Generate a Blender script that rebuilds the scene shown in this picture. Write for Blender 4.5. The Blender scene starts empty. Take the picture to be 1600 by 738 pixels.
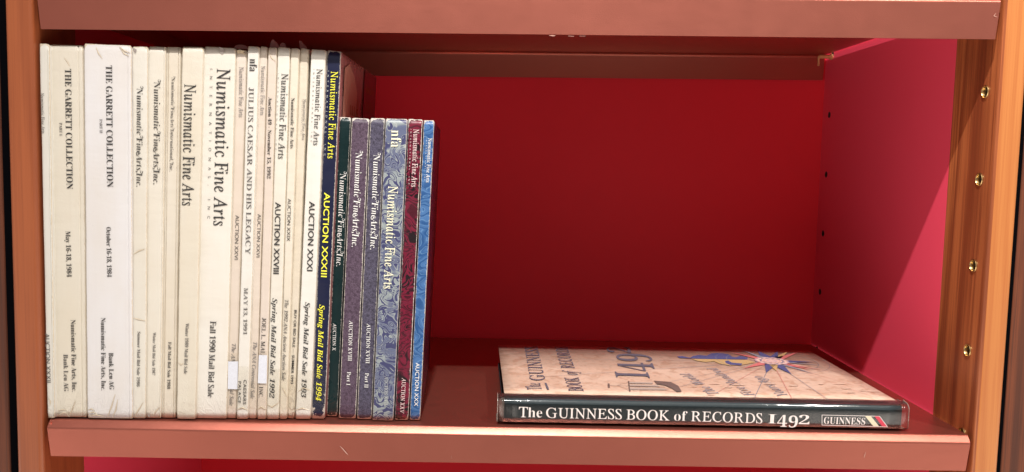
import bpy, bmesh, math, random
from mathutils import Vector, Matrix, noise
random.seed(7)
scene = bpy.context.scene
COL = scene.collection

# ------------------------------------------------------------------ camera
F_PX, CXP, CYP = 1412.84, 800.0, 383.47          # focal length and principal point, pixels of a 1600 x 738 picture
PITCH, YAW, ROLL = map(math.radians, (5.12498, -1.03205, -1.27819))
CAM = Vector((0.3425, -0.68505, 0.20434))
def _axes():
    f, r, u = Vector((0, 1, 0)), Vector((1, 0, 0)), Vector((0, 0, 1))
    m = Matrix.Rotation(YAW, 3, 'Z'); f, r, u = m @ f, m @ r, m @ u
    m = Matrix.Rotation(-PITCH, 3, r); f, u = m @ f, m @ u
    m = Matrix.Rotation(ROLL, 3, f); r, u = m @ r, m @ u
    return r, u, f
RT, UP, FW = _axes()
cd = bpy.data.cameras.new('camera'); cam = bpy.data.objects.new('camera', cd); COL.objects.link(cam)
m3 = Matrix((RT, UP, -FW)).transposed()
cam.matrix_world = Matrix.Translation(CAM) @ m3.to_4x4()
cd.sensor_fit = 'HORIZONTAL'; cd.sensor_width = 36; cd.lens = 36 * F_PX / 1600
cd.shift_y = (CYP - 369) / 1600; cd.clip_start = 0.01; cd.clip_end = 100
scene.camera = cam

# ------------------------------------------------------------------ light
world = bpy.data.worlds.new('World'); scene.world = world; world.use_nodes = True
bg = world.node_tree.nodes['Background']
bg.inputs[1].default_value = 1.0
FLOOR = 2.9
# room light: the lit floor in front sends more light up than the dark ceiling sends down
_nt = world.node_tree; _tc = _nt.nodes.new('ShaderNodeTexCoord'); _sp = _nt.nodes.new('ShaderNodeSeparateXYZ'); _rp = _nt.nodes.new('ShaderNodeValToRGB')
_mp = _nt.nodes.new('ShaderNodeMapRange'); _mp.inputs[1].default_value = -1; _mp.inputs[2].default_value = 1
_nt.links.new(_tc.outputs['Generated'], _sp.inputs[0]); _nt.links.new(_sp.outputs[2], _mp.inputs[0]); _nt.links.new(_mp.outputs[0], _rp.inputs[0])
_nt.links.new(_rp.outputs[0], bg.inputs[0])
def _stop(e, p, v): e.position = p; e.color = (v, v * .90, v * .82, 1)
_stop(_rp.color_ramp.elements[0], .40, .07); _stop(_rp.color_ramp.elements[1], .90, .18)
for _p, _v in ((.49, .10), (.56, .40), (.68, .42)): _stop(_rp.color_ramp.elements.new(_p), _p, _v)
# lit floor to both sides of whoever stands in front of the shelf
_fl = _nt.nodes.new('ShaderNodeMapRange'); _fl.inputs[1].default_value = -.34; _fl.inputs[2].default_value = -.16; _fl.inputs[3].default_value = 1; _fl.inputs[4].default_value = 0
_ab = _nt.nodes.new('ShaderNodeMath'); _ab.operation = 'ABSOLUTE'; _nt.links.new(_sp.outputs[0], _ab.inputs[0])
_sd = _nt.nodes.new('ShaderNodeMapRange'); _sd.inputs[1].default_value = .18; _sd.inputs[2].default_value = .60; _sd.inputs[3].default_value = FLOOR * .10; _sd.inputs[4].default_value = FLOOR
_nt.links.new(_sp.outputs[2], _fl.inputs[0]); _nt.links.new(_ab.outputs[0], _sd.inputs[0])
_mu = _nt.nodes.new('ShaderNodeMath'); _mu.operation = 'MULTIPLY'; _nt.links.new(_fl.outputs[0], _mu.inputs[0]); _nt.links.new(_sd.outputs[0], _mu.inputs[1])
_sc = _nt.nodes.new('ShaderNodeVectorMath'); _sc.operation = 'SCALE'; _sc.inputs[0].default_value = (1.0, .88, .78); _nt.links.new(_mu.outputs[0], _sc.inputs['Scale'])
_ad = _nt.nodes.new('ShaderNodeVectorMath'); _ad.operation = 'ADD'; _nt.links.new(_rp.outputs[0], _ad.inputs[0]); _nt.links.new(_sc.outputs[0], _ad.inputs[1])
_nt.links.new(_ad.outputs[0], bg.inputs[0])
def spot(loc, aim, watts, angle, blend, radius, col):
    ld = bpy.data.lights.new('ceiling_spot', 'SPOT'); ld.energy = watts; ld.spot_size = math.radians(angle)
    ld.spot_blend = blend; ld.shadow_soft_size = radius; ld.color = col
    lo = bpy.data.objects.new('ceiling_spot', ld); COL.objects.link(lo); lo.location = loc
    lo.rotation_euler = (Vector(aim) - Vector(loc)).to_track_quat('-Z', 'Y').to_euler()
spot((0.33, -0.715, 1.30), (0.50, 0.0, 0.18), 110, 66, 1.0, 0.014, (1.0, 0.955, 0.90))
spot((1.12, -0.66, 1.35), (0.74, 0.0, 0.24), 52, 50, 1.0, 0.035, (1.0, 0.94, 0.86))
scene.view_settings.view_transform = 'Standard'; scene.view_settings.look = 'None'
scene.view_settings.exposure = 0.0; scene.view_settings.gamma = 1.0

# ------------------------------------------------------------------ helpers
def ray(px, py):
    return (FW + RT * ((px - CXP) / F_PX) - UP * ((py - CYP) / F_PX))
def on_y(px, py, y):
    d = ray(px, py); return CAM + d * ((y - CAM.y) / d.y)
def on_z(px, py, z):
    d = ray(px, py); return CAM + d * ((z - CAM.z) / d.z)
def on_x(px, py, x):
    d = ray(px, py); return CAM + d * ((x - CAM.x) / d.x)

def link(name, me, mat=None, parent=None, smooth=False):
    o = bpy.data.objects.new(name, me); COL.objects.link(o)
    if mat: me.materials.append(mat)
    if parent: o.parent = parent
    if smooth:
        for p in me.polygons: p.use_smooth = True
        me.set_sharp_from_angle(angle=math.radians(38))
    return o
def tag(o, label=None, cat=None, group=None, kind=None):
    if label: o['label'] = label
    if cat: o['category'] = cat
    if group: o['group'] = group
    if kind: o['kind'] = kind
    return o
def empty(name, loc=(0, 0, 0)):
    o = bpy.data.objects.new(name, None); COL.objects.link(o); o.location = loc; o.empty_display_size = .02
    return o
def bm_mesh(bm, name):
    me = bpy.data.meshes.new(name); bmesh.ops.recalc_face_normals(bm, faces=bm.faces); bm.to_mesh(me); bm.free(); return me
def box_bm(x0, x1, y0, y1, z0, z1, bev=0.0, seg=3):
    bm = bmesh.new(); bmesh.ops.create_cube(bm, size=1)
    for v in bm.verts:
        v.co = Vector(((x0 + x1) / 2 + v.co.x * (x1 - x0), (y0 + y1) / 2 + v.co.y * (y1 - y0), (z0 + z1) / 2 + v.co.z * (z1 - z0)))
    if bev: bmesh.ops.bevel(bm, geom=list(bm.edges), offset=bev, segments=seg, profile=.5, affect='EDGES')
    return bm

# ------------------------------------------------------------------ materials
def mat(name):
    m = bpy.data.materials.new(name); m.use_nodes = True
    nt = m.node_tree; b = nt.nodes['Principled BSDF']
    return m, nt, b
def N(nt, t, **kw):
    n = nt.nodes.new(t)
    for k, v in kw.items():
        if k.startswith('i_'): n.inputs[k[2:].replace('_', ' ')].default_value = v
        else: setattr(n, k, v)
    return n
def L(nt, a, b): nt.links.new(a, b)
def ramp(nt, stops, fac, interp='LINEAR'):
    r = nt.nodes.new('ShaderNodeValToRGB'); cr = r.color_ramp; cr.interpolation = interp
    while len(cr.elements) < len(stops): cr.elements.new(0.5)
    for e, (p, c) in zip(cr.elements, stops):
        e.position = p; e.color = (c, c, c, 1) if not isinstance(c, tuple) else (*c[:3], 1)
    L(nt, fac, r.inputs[0]); return r.outputs[0]
def coords(nt, scale=(1, 1, 1), loc=(0, 0, 0), rot=(0, 0, 0)):
    tc = N(nt, 'ShaderNodeTexCoord'); mp = N(nt, 'ShaderNodeMapping')
    mp.inputs['Scale'].default_value = scale; mp.inputs['Location'].default_value = loc; mp.inputs['Rotation'].default_value = rot
    L(nt, tc.outputs['Object'], mp.inputs[0]); return mp.outputs[0]
def noise_tex(nt, vec, scale, detail=4, rough=.5, dist=0):
    n = N(nt, 'ShaderNodeTexNoise'); L(nt, vec, n.inputs['Vector'])
    n.inputs['Scale'].default_value = scale; n.inputs['Detail'].default_value = detail
    n.inputs['Roughness'].default_value = rough; n.inputs['Distortion'].default_value = dist
    return n.outputs['Fac']
def mixc(nt, fac, a, b, mode='MIX'):
    m = N(nt, 'ShaderNodeMix', data_type='RGBA', blend_type=mode)
    for s, v in ((m.inputs['Factor'], fac), (m.inputs['A'], a), (m.inputs['B'], b)):
        if isinstance(v, (tuple, float, int)):
            s.default_value = (*v, 1) if isinstance(v, tuple) else v
        else: L(nt, v, s)
    return m.outputs['Result']
def math_n(nt, op, a, b=None, c=None, clamp=False):
    m = N(nt, 'ShaderNodeMath', operation=op, use_clamp=clamp)
    for i, v in enumerate((a, b, c)):
        if v is None: continue
        if isinstance(v, (int, float)): m.inputs[i].default_value = v
        else: L(nt, v, m.inputs[i])
    return m.outputs[0]
def bump(nt, b, h, strength=.3, dist=.001, prev=None):
    n = N(nt, 'ShaderNodeBump'); n.inputs['Strength'].default_value = strength; n.inputs['Distance'].default_value = dist
    L(nt, h, n.inputs['Height'])
    if prev: L(nt, prev, n.inputs['Normal'])
    L(nt, n.outputs[0], b.inputs['Normal']); return n.outputs[0]

def wood(name, c1, c2, c3, rough=.38, seed=0, band=1.0, g=1.0):
    m, nt, b = mat(name)
    v = coords(nt, (1, 1, .045), (seed, seed * .7, seed * .3))
    v2 = coords(nt, (1, 1, .012), (seed * 2, 0, 0))
    big = noise_tex(nt, v, 26, 2, .5, .6)
    rings = N(nt, 'ShaderNodeTexWave', wave_type='BANDS', bands_direction='DIAGONAL')
    L(nt, v, rings.inputs['Vector']); rings.inputs['Scale'].default_value = 34 * band; rings.inputs['Distortion'].default_value = 9
    rings.inputs['Detail'].default_value = 3; rings.inputs['Detail Scale'].default_value = .9
    fine = noise_tex(nt, v2, 620, 3, .7)
    c = mixc(nt, ramp(nt, [(.3, 0.), (.7, 1.)], big), c1, c2)
    c = mixc(nt, ramp(nt, [(.45, 0.), (.95, .6 * g)], rings.outputs['Fac']), c, c3)
    c = mixc(nt, ramp(nt, [(.46, 0.), (.62, .62 * g)], fine), c, c3)
    blotch = noise_tex(nt, coords(nt, (1, 1, .4), (seed, 3, 1)), 22, 3)
    c = mixc(nt, ramp(nt, [(.35, .35 * g), (.65, 0.)], blotch), c, c3)
    L(nt, c, b.inputs['Base Color']); b.inputs['Roughness'].default_value = rough
    bump(nt, b, fine, .12, .0004)
    return m
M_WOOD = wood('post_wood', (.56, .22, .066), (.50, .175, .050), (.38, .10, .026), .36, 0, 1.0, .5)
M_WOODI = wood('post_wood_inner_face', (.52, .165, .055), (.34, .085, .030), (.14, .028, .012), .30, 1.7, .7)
M_WOODL = wood('post_wood_left_dimmed', (.40, .112, .040), (.34, .090, .030), (.20, .046, .018), .40, 3.3, 1.0, .5)  # weaker light on the left post is put into this darker wood colour
M_WOODD = wood('neighbour_wood', (.20, .050, .016), (.15, .034, .010), (.05, .012, .005), .6, 5.1)

def shelf_paint():
    m, nt, b = mat('rose_metallic_paint')
    v = coords(nt)
    n = noise_tex(nt, v, 1800, 2, .6); big = noise_tex(nt, v, 9, 3)
    c = mixc(nt, n, (.47, .148, .108), (.52, .170, .126))
    c = mixc(nt, ramp(nt, [(.35, .25), (.65, 0.)], big), c, (.43, .13, .094))
    vo = N(nt, 'ShaderNodeTexVoronoi'); L(nt, v, vo.inputs['Vector']); vo.inputs['Scale'].default_value = 75
    sp = ramp(nt, [(.035, 1.), (.06, 0.)], vo.outputs['Distance'])
    gate = ramp(nt, [(.66, 0.), (.70, 1.)], noise_tex(nt, v, 30, 1))
    c = mixc(nt, math_n(nt, 'MULTIPLY', sp, gate), c, (.85, .62, .50))
    L(nt, c, b.inputs['Base Color'])
    b.inputs['Metallic'].default_value = .90
    L(nt, ramp(nt, [(.3, .375), (.7, .405)], noise_tex(nt, v, 60, 3)), b.inputs['Roughness'])
    p = bump(nt, b, n, .28, .0004); bump(nt, b, noise_tex(nt, coords(nt, (.4, 1, 1)), 160, 2), .07, .0010, p)
    return m
M_SHELF = shelf_paint()

def red_panel(name, c1, c2, rough):
    m, nt, b = mat(name); v = coords(nt)
    n = noise_tex(nt, v, 6, 3); f = noise_tex(nt, v, 1400, 2)
    c = mixc(nt, n, c1, c2); L(nt, c, b.inputs['Base Color']); b.inputs['Roughness'].default_value = rough; b.inputs['Specular IOR Level'].default_value = .25
    bump(nt, b, f, .12, .0003); return m
M_RED = red_panel('crimson_side_laminate', (.86, .078, .145), (.80, .066, .125), .55)
M_REDB = red_panel('crimson_back_laminate', (.88, .034, .060), (.82, .026, .050), .55)

def flat(name, c, rough=.6, metal=0.0):
    m, nt, b = mat(name); b.inputs['Roughness'].default_value = rough; b.inputs['Metallic'].default_value = metal
    n = noise_tex(nt, coords(nt), 700, 3, .7)
    L(nt, mixc(nt, ramp(nt, [(.35, 0.), (.75, 1.)], n), tuple(x * .88 for x in c), c), b.inputs['Base Color']); return m
M_BRASS = flat('brass', (.62, .44, .20), .36, 1.0)
M_PIN = flat('lightened_brass', (.80, .56, .26), .4, .4)  # pins lie in shade; extra light is put into this paler brass
M_BORE_SHADE = flat('painted_bore_shade', (.03, .022, .02), .5)  # shade inside sockets and pin holes, painted as a dark colour
M_BLOCKER = flat('blocker_black', (.02, .015, .015), .9)  # near-black, keeps the plane behind the gaps dark

def spine_mat(name, kind, c1, c2, c3=None, c4=None, wear=.0, wearc=(.56, .52, .47), rough=.35, crinkle=.35, seed=0.0, dirt=.3, tear=0.0):
    """paper / card spine: pattern by kind, worn edges from the 'edge' attribute (metres to the nearest spine edge)"""
    m, nt, b = mat(name)
    v = coords(nt, (1, 1, 1), (seed, seed * 1.3, seed * .7))
    if kind == 'paper':
        n = noise_tex(nt, coords(nt, (1, 1, .35), (seed, 0, 0)), 28, 4, .6)
        c = mixc(nt, ramp(nt, [(.3, 0.), (.72, 1.)], n), c1, c2)
        st = noise_tex(nt, coords(nt, (1, 1, .03), (seed, 0, 2)), 260, 2)
        c = mixc(nt, ramp(nt, [(.55, 0.), (.75, dirt * .5)], st), c, tuple(x * .80 for x in c2))
        spk = noise_tex(nt, v, 900, 2); c = mixc(nt, ramp(nt, [(.70, 0.), (.78, .35)], spk), c, tuple(x * .6 for x in c2))
    elif kind == 'mottle':
        n = noise_tex(nt, v, 1500, 3, .75); n2 = noise_tex(nt, v, 380, 3, .8)
        c = mixc(nt, ramp(nt, [(.38, 0.), (.62, 1.)], n), c1, c2)
        c = mixc(nt, ramp(nt, [(.46, 0.), (.60, .75)], n2), c, c3)
    elif kind == 'marble':
        w = noise_tex(nt, v, 40, 2, .5, 1.2)
        wv = N(nt, 'ShaderNodeVectorMath', operation='MULTIPLY_ADD')
        nn = N(nt, 'ShaderNodeTexNoise'); L(nt, v, nn.inputs['Vector']); nn.inputs['Scale'].default_value = 60; nn.inputs['Detail'].default_value = 1
        L(nt, nn.outputs['Color'], wv.inputs[0]); wv.inputs[1].default_value = (.035, .035, .035); L(nt, v, wv.inputs[2])
        mp = N(nt, 'ShaderNodeMapping'); mp.inputs['Scale'].default_value = (1, 1, 1.5); L(nt, wv.outputs[0], mp.inputs[0])
        g = noise_tex(nt, mp.outputs[0], 42, 1.0, .45, 2.2)
        f = math_n(nt, 'PINGPONG', math_n(nt, 'MULTIPLY', g, 10.5), 1.0)
        c = mixc(nt, ramp(nt, [(.25, 0.), (.45, .9), (.9, 1.)], f), c1, c2)
        c = mixc(nt, math_n(nt, 'MULTIPLY', ramp(nt, [(.50, 0.), (.56, 1.)], w), ramp(nt, [(.35, 0.), (.5, 1.)], f)), c, c3)
        f2 = math_n(nt, 'PINGPONG', math_n(nt, 'MULTIPLY', g, 21.0), 1.0)
        c = mixc(nt, ramp(nt, [(.72, 0.), (.98, .65)], f2), c, c4)
    elif kind == 'scallop':
        nn = N(nt, 'ShaderNodeTexNoise'); L(nt, v, nn.inputs['Vector']); nn.inputs['Scale'].default_value = 90; nn.inputs['Detail'].default_value = 1
        wv = N(nt, 'ShaderNodeVectorMath', operation='MULTIPLY_ADD'); L(nt, nn.outputs['Color'], wv.inputs[0]); wv.inputs[1].default_value = (.006, .0, .012); L(nt, v, wv.inputs[2])
        vo = N(nt, 'ShaderNodeTexVoronoi', feature='F1'); mp = N(nt, 'ShaderNodeMapping'); mp.inputs['Scale'].default_value = (1.0, .001, 1.9)
        L(nt, wv.outputs[0], mp.inputs[0]); L(nt, mp.outputs[0], vo.inputs['Vector']); vo.inputs['Scale'].default_value = 52; vo.inputs['Randomness'].default_value = .75
        f = math_n(nt, 'PINGPONG', math_n(nt, 'MULTIPLY', vo.outputs['Distance'], 6.5), 1.0)
        c = mixc(nt, ramp(nt, [(.2, 0.), (.8, 1.)], f), c1, c2)
        f2 = math_n(nt, 'PINGPONG', math_n(nt, 'MULTIPLY', vo.outputs['Distance'], 12.0), 1.0)
        c = mixc(nt, ramp(nt, [(.80, 0.), (.97, .8)], f2), c, c3)
    else:
        c = mixc(nt, noise_tex(nt, v, 40, 3), c1, c2)
    at = N(nt, 'ShaderNodeAttribute', attribute_name='edge')
    if wear > 0:
        wn = noise_tex(nt, v, 420, 4, .75)
        lim = math_n(nt, 'MULTIPLY', math_n(nt, 'POWER', wn, 2.2), wear * .006)
        msk = math_n(nt, 'LESS_THAN', at.outputs['Fac'], lim)
        c = mixc(nt, msk, c, wearc)
    if tear > 0:      # flaked patches near the foot of the spine
        a2 = N(nt, 'ShaderNodeAttribute', attribute_name='foot')
        tn = noise_tex(nt, v, 160, 4, .7)
        lim2 = math_n(nt, 'MULTIPLY', math_n(nt, 'SUBTRACT', tn, .40), .055 * tear)
        edge_in = math_n(nt, 'ADD', at.outputs['Fac'], math_n(nt, 'MULTIPLY', a2.outputs['Fac'], .12))
        msk2 = math_n(nt, 'LESS_THAN', edge_in, math_n(nt, 'MULTIPLY', lim2, .32))
        c = mixc(nt, msk2, c, wearc)
    L(nt, c, b.inputs['Base Color'])
    L(nt, ramp(nt, [(.3, rough - .06), (.7, rough + .1)], noise_tex(nt, v, 50, 2)), b.inputs['Roughness'])
    cr = noise_tex(nt, coords(nt, (1, 1, .55), (seed, 1, 0), (0, .5, 0)), 130, 3, .55, 2.2)
    ridge = math_n(nt, 'ABSOLUTE', math_n(nt, 'SUBTRACT', cr, .5))
    af = N(nt, 'ShaderNodeAttribute', attribute_name='foot')
    near = ramp(nt, [(0., .55), (.022, .20), (.04, .035), (.25, .03), (.285, .14)], af.outputs['Fac'])
    p = bump(nt, b, math_n(nt, 'MULTIPLY', ramp(nt, [(0., 1.), (.06, 0.)], ridge), near), min(1, crinkle * 1.2), .0012)
    p = bump(nt, b, noise_tex(nt, coords(nt, (.5, 1, 1.6), (seed, 0, 5)), 38, 3), .30, .004, p)
    bump(nt, b, noise_tex(nt, v, 1100, 2), .10, .0003, p)
    return m

def ink(name, c, fade=.25, rough=.5):
    m, nt, b = mat(name); n = noise_tex(nt, coords(nt), 900, 3, .7)
    L(nt, mixc(nt, ramp(nt, [(.4, 0.), (.8, fade)], n), c, tuple(min(1, x + .25) for x in c)), b.inputs['Base Color'])
    b.inputs['Roughness'].default_value = rough; return m
K_BLACK = ink('black_ink', (.02, .02, .022), .15)
K_GREY = ink('grey_ink', (.16, .15, .15))
K_DGREY = ink('dark_grey_ink', (.075, .07, .07))
K_YEL = ink('yellow_ink', (.86, .83, .06), .1)
K_WHITE = ink('white_ink', (.86, .86, .84), .0)
K_CREAM = ink('cream_ink', (.84, .82, .62), .0)
K_PALE = ink('pale_grey_ink', (.50, .53, .52), .0)
K_PINK = ink('pink_white_ink', (.80, .62, .62), .0)
K_RED = ink('red_ink', (.62, .05, .09), .1)
K_BLUE = ink('blue_ink', (.062, .072, .21), .3)
K_OCHRE = ink('ochre_ink', (.50, .33, .15), .3)
K_ORANGE = ink('dark_orange_ink', (.42, .10, .04), .2)
K_CORAL = ink('coral_ink', (.58, .15, .15), .3)
K_NAVY = ink('navy_print', (.10, .09, .13), .3)
K_LINEB = ink('slate_line_ink', (.22, .22, .27), .4)
K_LINER = ink('rose_line_ink', (.60, .26, .22), .4)
K_TAN = ink('tan_map_ink', (.68, .48, .38), .2)

def clear(name, tint=(1, 1, 1), gloss=.12, rough=.08, crinkle=.3, haze=0.0):
    m = bpy.data.materials.new(name); m.use_nodes = True; nt = m.node_tree; nt.nodes.clear()
    out = N(nt, 'ShaderNodeOutputMaterial'); tr = N(nt, 'ShaderNodeBsdfTransparent'); gl = N(nt, 'ShaderNodeBsdfGlossy')
    tr.inputs[0].default_value = (*tint, 1); gl.inputs['Roughness'].default_value = rough
    mx = N(nt, 'ShaderNodeMixShader'); lw = N(nt, 'ShaderNodeLayerWeight'); lw.inputs[0].default_value = .25
    f = math_n(nt, 'ADD', math_n(nt, 'MULTIPLY', lw.outputs['Fresnel'], .8), gloss, clamp=True)
    bp = N(nt, 'ShaderNodeBump'); bp.inputs['Strength'].default_value = crinkle; bp.inputs['Distance'].default_value = .0015
    cr = noise_tex(nt, coords(nt), 150, 3, .55, 2.0); L(nt, cr, bp.inputs['Height']); L(nt, bp.outputs[0], gl.inputs['Normal'])
    L(nt, f, mx.inputs[0]); L(nt, tr.outputs[0], mx.inputs[1]); L(nt, gl.outputs[0], mx.inputs[2])
    res = mx.outputs[0]
    if haze:
        df = N(nt, 'ShaderNodeBsdfDiffuse'); df.inputs[0].default_value = (.75, .70, .62, 1)
        m2 = N(nt, 'ShaderNodeMixShader'); m2.inputs[0].default_value = haze
        L(nt, res, m2.inputs[1]); L(nt, df.outputs[0], m2.inputs[2]); res = m2.outputs[0]
    L(nt, res, out.inputs[0]); return m
M_FILM = clear('clear_film', (.97, .97, .97), .03, .09, .04, .006)
def tape_mat():
    m = bpy.data.materials.new('clear_tape'); m.use_nodes = True; nt = m.node_tree; nt.nodes.clear()
    out = N(nt, 'ShaderNodeOutputMaterial'); tr = N(nt, 'ShaderNodeBsdfTransparent'); gl = N(nt, 'ShaderNodeBsdfGlossy')
    tr.inputs[0].default_value = (.965, .955, .93, 1); gl.inputs['Roughness'].default_value = .3
    mx = N(nt, 'ShaderNodeMixShader')
    bp = N(nt, 'ShaderNodeBump'); bp.inputs['Strength'].default_value = .6; bp.inputs['Distance'].default_value = .001
    cr = noise_tex(nt, coords(nt), 260, 3, .6, 2.0); L(nt, cr, bp.inputs['Height']); L(nt, bp.outputs[0], gl.inputs['Normal'])
    L(nt, ramp(nt, [(.50, .03), (.62, .11)], cr), mx.inputs[0])
    L(nt, tr.outputs[0], mx.inputs[1]); L(nt, gl.outputs[0], mx.inputs[2]); L(nt, mx.outputs[0], out.inputs[0]); return m
M_TAPE = tape_mat()
M_PAGES = flat('page_edges', (.70, .64, .52), .8)
M_STICK = flat('white_sticker_paper', (.72, .75, .84), .6)

# ------------------------------------------------------------------ lettering
_cache = {}
def _raw(body, off):
    c = bpy.data.curves.new('glyph', 'FONT'); c.body = body; c.offset = off; c.resolution_u = 3; c.fill_mode = 'FRONT'
    o = bpy.data.objects.new('glyph', c); COL.objects.link(o)
    dg = bpy.context.evaluated_depsgraph_get(); dg.update()
    ev = o.evaluated_get(dg); me = ev.to_mesh()
    vs = [(v.co.x, v.co.y) for v in me.vertices]; fs = [tuple(p.vertices) for p in me.polygons]
    ev.to_mesh_clear(); bpy.data.objects.remove(o); bpy.data.curves.remove(c)
    return vs, fs
def _uni(ch, k):
    base = {'B': (0x1D400, 0x1D41A), 'I': (0x1D434, 0x1D44E), 'Z': (0x1D468, 0x1D482)}[k]
    if k == 'I' and ch == 'h': return '\u210e'
    if ch.isupper(): return chr(base[0] + ord(ch) - 65)
    if ch.islower(): return chr(base[1] + ord(ch) - 97)
    if ch.isdigit(): return chr(0x1D7CE + ord(ch) - 48)
    return ch
def glyph(ch, style):
    key = (ch, style)
    if key in _cache: return _cache[key]
    sh = 0.0; off = 0.0; al = ch.isalnum() and ch.isascii()
    if not al: body = ch; off = .0
    elif style == 'P': body = ch
    elif style == 'PB': body = ch; off = .012
    elif style == 'B': body = _uni(ch, 'B'); off = -.005
    elif style == 'R':
        if ch.isupper(): body = _uni(ch, 'I'); off = .006; sh = -.27
        else: body = _uni(ch, 'B'); off = -.009
    elif style == 'L':
        if ch.isalpha(): body = _uni(ch, 'I'); off = .0045; sh = -.27
        else: body = _uni(ch, 'B'); off = -.010
    elif style == 'I':
        body = _uni(ch, 'B' if ch.isdigit() else 'I'); off = -.006 if ch.isdigit() else .008; sh = .22 if ch.isdigit() else 0
    elif style == 'BI':
        body = _uni(ch, 'B' if ch.isdigit() else 'Z'); off = -.001; sh = .22 if ch.isdigit() else 0
    elif style == 'W':
        body = _uni(ch, 'Z'); off = -.009; sh = -.14
    if ch == ' ': r = ([], [], .26)
    else:
        vs, fs = _raw(body, off)
        v1, _ = _raw(body + 'H', off); v2, _ = _raw('H', off)
        adv = max(a for a, b in v1) - max(a for a, b in v2)
        vs = [(a + sh * b, b) for a, b in vs]
        if al and (style == 'W' or (style in 'RL' and ch.isupper()) or (style == 'L' and ch.isalpha())):
            a0 = min(a for a, b in vs); a1 = max(a for a, b in vs)
            lsb, rsb = (.035, .035)
            if ch in 'FTPVY': rsb = -.02 if style != 'W' else .0
            if ch in 'A': lsb = rsb = .0
            vs = [(a - a0 + lsb, b) for a, b in vs]; adv = a1 - a0 + lsb + rsb
        r = (vs, fs, adv)
    _cache[key] = r
    return r
_al = 'ABCDEFGHIJKLMNOPQRSTUVWXYZabcdefghijklmnopqrstuvwxyz0123456789.,-&'
for _st, _cs in (('R', _al), ('B', _al), ('P', 'ACDEFGHILNORTUVXB.,'), ('PB', 'AUCTIONXVBYRDSLEMP1938H'), ('I', 'TheANACentenialSAucos192H'), ('BI', 'SpringMailBdSe1924H'), ('W', 'NumisatcFneArtsIl,.E'), ('L', 'TheGUINSBOKofRCDWrldFiuYagoHmstcA')):
    for _c in _cs: glyph(_c, _st)
def swash(x, y, s=1.0):
    """small curled stroke that leads into a swash capital"""
    vs, fs = [], []; n = 13
    for i in range(n):
        t = i / (n - 1); a = math.radians(-150 + 330 * (1 - t)); r = .17 * (1 - .45 * (1 - t)) * s
        px, py = x - .10 * s + r * math.cos(a) * 1.0, y + r * math.sin(a)
        w = .022 * s * (0.5 + math.sin(math.pi * t))
        vs += [(px + w * math.cos(a), py + w * math.sin(a)), (px - w * math.cos(a), py - w * math.sin(a))]
        if i: k = 2 * i; fs.append((k - 2, k - 1, k + 1, k))
    return vs, fs
def layout(s, style, track=0.0):
    V, Fc = [], []; x = 0
    for i, ch in enumerate(s):
        vs, fs, adv = glyph(ch, style)
        if style == 'W' and ch in 'NFAI':
            b = len(V); sv, sf = swash(x + .02, .60 if ch != 'A' else .12)
            V += sv; Fc += [tuple(b + k for k in f) for f in sf]
        b = len(V); V += [(a + x, c) for a, c in vs]; Fc += [tuple(b + k for k in f) for f in fs]
        x += adv + track
    return V, Fc
def cap(style):
    vs, _, _ = glyph('H' if style != 'W' else 'E', style); return max(b for a, b in vs)
HOLD = {}
def holder(parent, name):
    """print belongs to the cover or jacket face it is printed on"""
    h = HOLD.get(parent.name)
    if not h: return parent
    if isinstance(h, dict): return h['top'] if name.startswith(('cover', 'year_lettering_', 'rhumb', 'compass', 'ornament', 'ship', 'coast')) else h['spine']
    return h
def text_obj(name, s, style, A, B, upv, h, m, parent, track=0.0):
    """letters from A to B (world points), cap height h, 'upv' points to the tops of the letters"""
    V, Fc = layout(s, style, track)
    x0 = min(a for a, b in V); x1 = max(a for a, b in V)
    d = B - A; sx = d.length / (x1 - x0); d.normalize(); sy = h / cap(style)
    upv = (upv - d * upv.dot(d)).normalized()
    me = bpy.data.meshes.new(name)
    me.from_pydata([A + d * ((a - x0) * sx) + upv * (b * sy) - parent.location for a, b in V], [], Fc)
    return link(name, me, m, holder(parent, name))
def plate(name, pts, m, parent):
    me = bpy.data.meshes.new(name); me.from_pydata([Vector(p) - parent.location for p in pts], [], [tuple(range(len(pts)))])
    return link(name, me, m, holder(parent, name))

# ------------------------------------------------------------------ the bookcase
W, D, PD = 0.72, 0.371, 0.068
ZB, SP = 0.26838, 0.06787
ZLO, ZHI = -0.75, 1.05
case = empty('bookcase', (0, 0, 0))
tag(case, 'wooden bookcase with crimson lined compartment, brass socketed posts at both sides', 'bookcase')
def boolean(me, cutters):
    o = bpy.data.objects.new('tmp', me); COL.objects.link(o)
    bm = bmesh.new()
    for loc, r, dep in cutters:
        bmesh.ops.create_cone(bm, cap_ends=True, segments=24, radius1=r, radius2=r, depth=dep,
                              matrix=Matrix.Translation(loc) @ Matrix.Rotation(math.pi / 2, 4, 'Y'))
    cm = bpy.data.meshes.new('cut'); bm.to_mesh(cm); bm.free()
    co = bpy.data.objects.new('cut', cm); COL.objects.link(co)
    md = o.modifiers.new('b', 'BOOLEAN'); md.operation = 'DIFFERENCE'; md.object = co; md.solver = 'EXACT'
    dg = bpy.context.evaluated_depsgraph_get(); dg.update()
    r = bpy.data.meshes.new_from_object(o.evaluated_get(dg)); bpy.data.objects.remove(o); bpy.data.objects.remove(co)
    return r
YB, YR = 0.0185, 0.3498
zs_front = [ZB - i * SP for i in range(-2, 7)]
def post_bm(x0, x1):
    bm = box_bm(x0, x1, 0, PD, ZLO, ZHI)
    bmesh.ops.bevel(bm, geom=[e for e in bm.edges if abs(e.verts[0].co.y) < 1e-6 and abs(e.verts[1].co.y) < 1e-6 and abs(e.verts[0].co.z - e.verts[1].co.z) > .5], offset=.0034, segments=5, profile=.5, affect='EDGES')
    return bm
pr = post_bm(W, W + .0205)
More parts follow.
